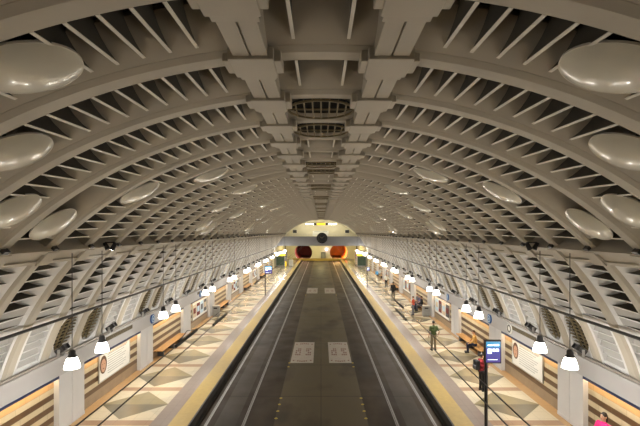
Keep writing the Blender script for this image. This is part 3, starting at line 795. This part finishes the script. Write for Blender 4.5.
def fuse(mb, name, m, parent, vox):
    o = mb.build(name, m, parent); md = o.modifiers.new('r', 'REMESH'); md.mode = 'VOXEL'; md.voxel_size = vox
    sm = o.modifiers.new('s', 'SMOOTH'); sm.iterations = 2; sm.factor = .4
    dg = bpy.context.evaluated_depsgraph_get(); me = bpy.data.meshes.new_from_object(o.evaluated_get(dg))
    o.modifiers.clear(); o.data = me; me.name = name
    me.polygons.foreach_set('use_smooth', [True]*len(me.polygons)); return o
def person(loc, heading, label, skin, shirt, pants, hair, pose='stand', height=1.75, shoes='black', sleeves='short', shorts=False, longhair=False, vox=.016, arms=None, lean=0, bent=None):
    """local frame: facing +y; heading = rotation about z"""
    root = empty('person', loc, heading, label=label, cat='person'); s = height/1.75; root.scale = (s, s, s)
    sit = pose == 'sit'; hz = .92 if not sit else .54
    hip = lambda q: Vector((q*.09, 0, hz))
    if sit: knee = lambda q: Vector((q*.12, .44, .50)); ank = lambda q: Vector((q*.12, .42, .09))
    elif pose == 'walk': knee = lambda q: Vector((q*.09, .16 if q > 0 else .02, .50)); ank = lambda q: Vector((q*.09, .20 if q > 0 else -.28, .09 if q > 0 else .13))
    else: knee = lambda q: Vector((q*.10, .03, .50)); ank = lambda q: Vector((q*.11, 0, .09))
    T = lambda z, x=0, y=0: Vector((x, y + math.sin(lean)*(z-.92), hz + (z-.92)*math.cos(lean)))
    sh = lambda q: T(1.40, q*.185)
    if arms is None: arms = {1: 'down', -1: 'down'}
    def arm(q):
        k = arms[q]
        if k == 'down': return sh(q)+Vector((q*.06,-.02,-.29)), sh(q)+Vector((q*.08,.06,-.54))
        if k == 'front': return sh(q)+Vector((q*.05,.02,-.28)), sh(q)+Vector((-q*.04,.24,-.26))
        if k == 'lap': return sh(q)+Vector((q*.06,.06,-.27)), sh(q)+Vector((-q*.02,.28,-.40))
        if k == 'back': return sh(q)+Vector((q*.12,-.12,-.26)), sh(q)+Vector((q*.10,-.02,-.50))
        if k == 'side': return sh(q)+Vector((q*.22,.02,-.18)), sh(q)+Vector((q*.36,.12,-.36))
    b = MB(); J = {}
    for q in (-1, 1):
        caps(b, hip(q), knee(q), .080, .056); caps(b, knee(q), ank(q), .055, .040)
        toe = ank(q) + Vector((q*.02, .16, -.055)); caps(b, ank(q)+Vector((0,-.03,-.045)), toe, .038, .030)
        e, w = arm(q); caps(b, sh(q), e, .050, .038); caps(b, e, w, .040, .027)
        d = (w-e).normalized(); side = Vector((0,1,0)) if abs(d.y) < .7 else Vector((1,0,0)); side = (side - d*side.dot(d)).normalized(); nrm = d.cross(side)*q
        palm = w + d*.075; caps(b, w, palm, .026, .028); caps(b, w+d*.03+side*.018, palm+side*.026, .018, .016); caps(b, w+d*.03-side*.018, palm-side*.026, .018, .016)
        for fi, (u, L) in enumerate(((.036,.062), (.012,.072), (-.012,.066), (-.036,.050))):
            p0 = palm + side*u; p1 = p0 + d*L*.55 + side*u*.15; p2 = p1 + d*L*.4 - nrm*.018*q; caps(b, p0, p1, .0105, .010, 7); caps(b, p1, p2, .010, .0085, 7)
        t0 = w + d*.03 + side*.022; caps(b, t0, t0+side*.03+d*.03, .013, .011, 7); caps(b, t0+side*.03+d*.03, t0+side*.04+d*.06, .011, .009, 7)
        J[q] = (e, w)
    caps(b, hip(-1), hip(1), .105); caps(b, T(1.02, -.04), T(1.02, .04), .105); caps(b, T(1.22, -.07), T(1.22, .07), .110); caps(b, T(1.36, -.10), T(1.36, .10), .085)
    caps(b, T(.95), T(1.3), .11, .12); caps(b, T(1.38), T(1.55), .058, .052)
    hc = T(1.645) + Vector((0, .015, 0))
    ell(b, hc, .076, .093, .112); ell(b, hc+Vector((0,.03,-.065)), .052, .055, .05)
    caps(b, hc+Vector((0,.088,.01)), hc+Vector((0,.108,-.025)), .010, .014, 7)
    for q in (-1, 1): ell(b, hc+Vector((q*.078,-.005,-.01)), .012, .02, .032)
    fuse(b, 'body', M[skin], root, vox*.7)
    for q in (-1, 1):
        m = MB(); ell(m, hc+Vector((q*.03,.083,.012)), .011, .008, .007); m.build('eye', M['hair'], root, smooth=True)
    m = MB(); ell(m, hc+Vector((0,.079,-.058)), .024, .010, .006); m.build('mouth', M['mouth'], root, smooth=True)
    h = MB(); ell(h, hc+Vector((0,-.012,.028)), .083, .094, .097)
    if longhair: ell(h, hc+Vector((0,-.06,-.05)), .080, .055, .16)
    hs = h.build('hair', M[hair], root, smooth=True)
    # shirt
    c = MB(); caps(c, T(.98, -.06), T(.98, .06), .122); caps(c, T(1.2, -.08), T(1.2, .08), .126); caps(c, T(1.36, -.11), T(1.36, .11), .098); caps(c, T(.95), T(1.36), .13, .125); caps(c, T(1.40), T(1.46), .085, .068)
    for q in (-1, 1):
        e, w = J[q]; caps(c, sh(q), sh(q).lerp(e, .75 if sleeves == 'short' else 1), .066, .056)
        if sleeves == 'long': caps(c, e, e.lerp(w, .93), .054, .042)
    fuse(c, 'shirt', M[shirt], root, vox)
    t = MB(); caps(t, hip(-1), hip(1), .120); caps(t, T(.9, -.05), T(.99, -.05), .112); caps(t, T(.9, .05), T(.99, .05), .112)
    for q in (-1, 1):
        caps(t, hip(q), knee(q), .096, .074)
        if not shorts: caps(t, knee(q), ank(q)+Vector((0,0,.02)), .073, .060)
    fuse(t, 'shorts' if shorts else 'trousers', M[pants], root, vox)
    for q in (-1, 1):
        f_ = MB(); toe = ank(q) + Vector((q*.02, .165, -.05)); caps(f_, ank(q)+Vector((0,-.035,-.04)), toe, .049, .038); f_.box(ank(q).x-.045, ank(q).x+.05, ank(q).y-.07, ank(q).y+.19, ank(q).z-.09, ank(q).z-.07)
        fuse(f_, 'shoe', M[shoes], root, vox*.8)
    return root
for nm, c in (('green', (.075,.11,.035)), ('khaki', (.30,.24,.15)), ('red', (.26,.015,.02)), ('pink', (.80,.02,.20)), ('jeans', (.012,.018,.045)), ('tan', (.58,.34,.10)), ('clothblack', (.012,.012,.014)),
    ('pale', (.62,.64,.60)), ('lightblue', (.10,.33,.62)), ('greycloth', (.12,.12,.14)), ('orangered', (.48,.07,.03)), ('violet', (.10,.08,.17))): M[nm] = mat(nm+' cloth', c, .8, noise=.15, scale=14)
M['mouth'] = mat('lips', (.35,.13,.11), .5)

person((6.97,26.0,0), R(8), 'person seen from behind in a green T-shirt and khaki trousers walking away', 'skin1', 'green', 'khaki', 'hair', height=1.82, arms={1:'back', -1:'down'})
person((9.33,25.4,0), R(75), 'person in a tan top and dark jeans sitting on the niche bench', 'skin1', 'tan', 'jeans', 'hairb', 'sit', arms={1:'side', -1:'lap'}, sleeves='long', lean=.12)
person((7.42,19.4,0), R(-75), 'person in a red jacket and black trousers behind the information screen', 'skin1', 'red', 'clothblack', 'hair', height=1.72, sleeves='long', arms={1:'front', -1:'down'})
person((9.10,13.5,0), R(105), 'person in a bright pink top sitting low in the striped niche', 'skin1', 'pink', 'jeans', 'hair', 'sit', sleeves='long', longhair=True, vox=.012, height=1.95, arms={1:'lap', -1:'lap'})
person((7.9,46.0,0), R(5), 'person all in black standing with back turned on the busy platform', 'skin2', 'clothblack', 'clothblack', 'hair', height=1.82, sleeves='long', vox=.02)
person((8.6,55.4,0), R(190), 'person in a pale shirt and black trousers standing far along the busy platform', 'skin1', 'pale', 'clothblack', 'hair', height=1.75, vox=.02)
person((9.0,64.5,0), R(170), 'person in light clothes carrying a blue bag far along the platform', 'skin1', 'pale', 'khaki', 'hairb', height=1.72, vox=.024)
person((8.10,36.9,0), R(60), 'person in an orange-red top standing beside the seated group', 'skin1', 'orangered', 'greycloth', 'hair', height=1.66, vox=.02, arms={1:'front', -1:'front'})
person((9.32,38.9,0), R(85), 'seated person in black next to the standing orange-red top', 'skin2', 'clothblack', 'greycloth', 'hair', 'sit', vox=.02, arms={1:'lap', -1:'lap'}, sleeves='long')
person((9.32,39.7,0), R(92), 'seated person in a violet top in the middle of the bench group', 'skin1', 'violet', 'jeans', 'hairb', 'sit', vox=.02, arms={1:'lap', -1:'lap'})
person((9.32,40.6,0), R(88), 'seated person in a dark grey top at the far end of the bench group', 'skin1', 'greycloth', 'clothblack', 'hair', 'sit', vox=.02, arms={1:'lap', -1:'lap'})
bp = empty('backpack', (7.42-.24, 19.4-.06, 1.0), R(-75)); MB().bevbox(-.15, .15, -.12, .08, 0, .44, .04).build('pack', M['clothblack'], bp); MB().bevbox(-.11, .11, -.16, -.11, .04, .22, .02).build('pocket', M['greycloth'], bp)
tag(bp, 'black backpack worn by the person in the red jacket', 'backpack')
bg = empty('shoulder_bag', (8.55, 64.3, .75)); MB().bevbox(-.22, .22, -.1, .1, 0, .5, .05).build('bag_body', M['lightblue'], bg); MB().tube([(-.18,0,.48), (-.1,0,.62), (.1,0,.62), (.18,0,.48)], .015, 6).build('strap', M['lightblue'], bg)
tag(bg, 'bright blue bag carried by a distant passenger in light clothes', 'bag')

# ------------------------------------------------------------------ world, camera
w = bpy.data.worlds.new('World'); bpy.context.scene.world = w; w.use_nodes = True
w.node_tree.nodes['Background'].inputs[0].default_value = (.9,.85,.75,1); w.node_tree.nodes['Background'].inputs[1].default_value = .02
cam = bpy.data.cameras.new('Camera'); co = bpy.data.objects.new('Camera', cam); C.objects.link(co)
co.location = (0, 0, CAMZ); co.rotation_euler = (PI/2, 0, 0)
cam.sensor_width = 36; cam.lens = 36*420/640; cam.shift_x = -1/640; cam.shift_y = 18.5/640; cam.clip_end = 400; cam.clip_start = .05
sc = bpy.context.scene; sc.camera = co
sc.view_settings.view_transform = 'Standard'; sc.view_settings.look = 'None'; sc.view_settings.gamma = 1; sc.view_settings.use_curve_mapping = False
sc.view_settings.exposure = -.30
sc.cycles.use_denoising = True
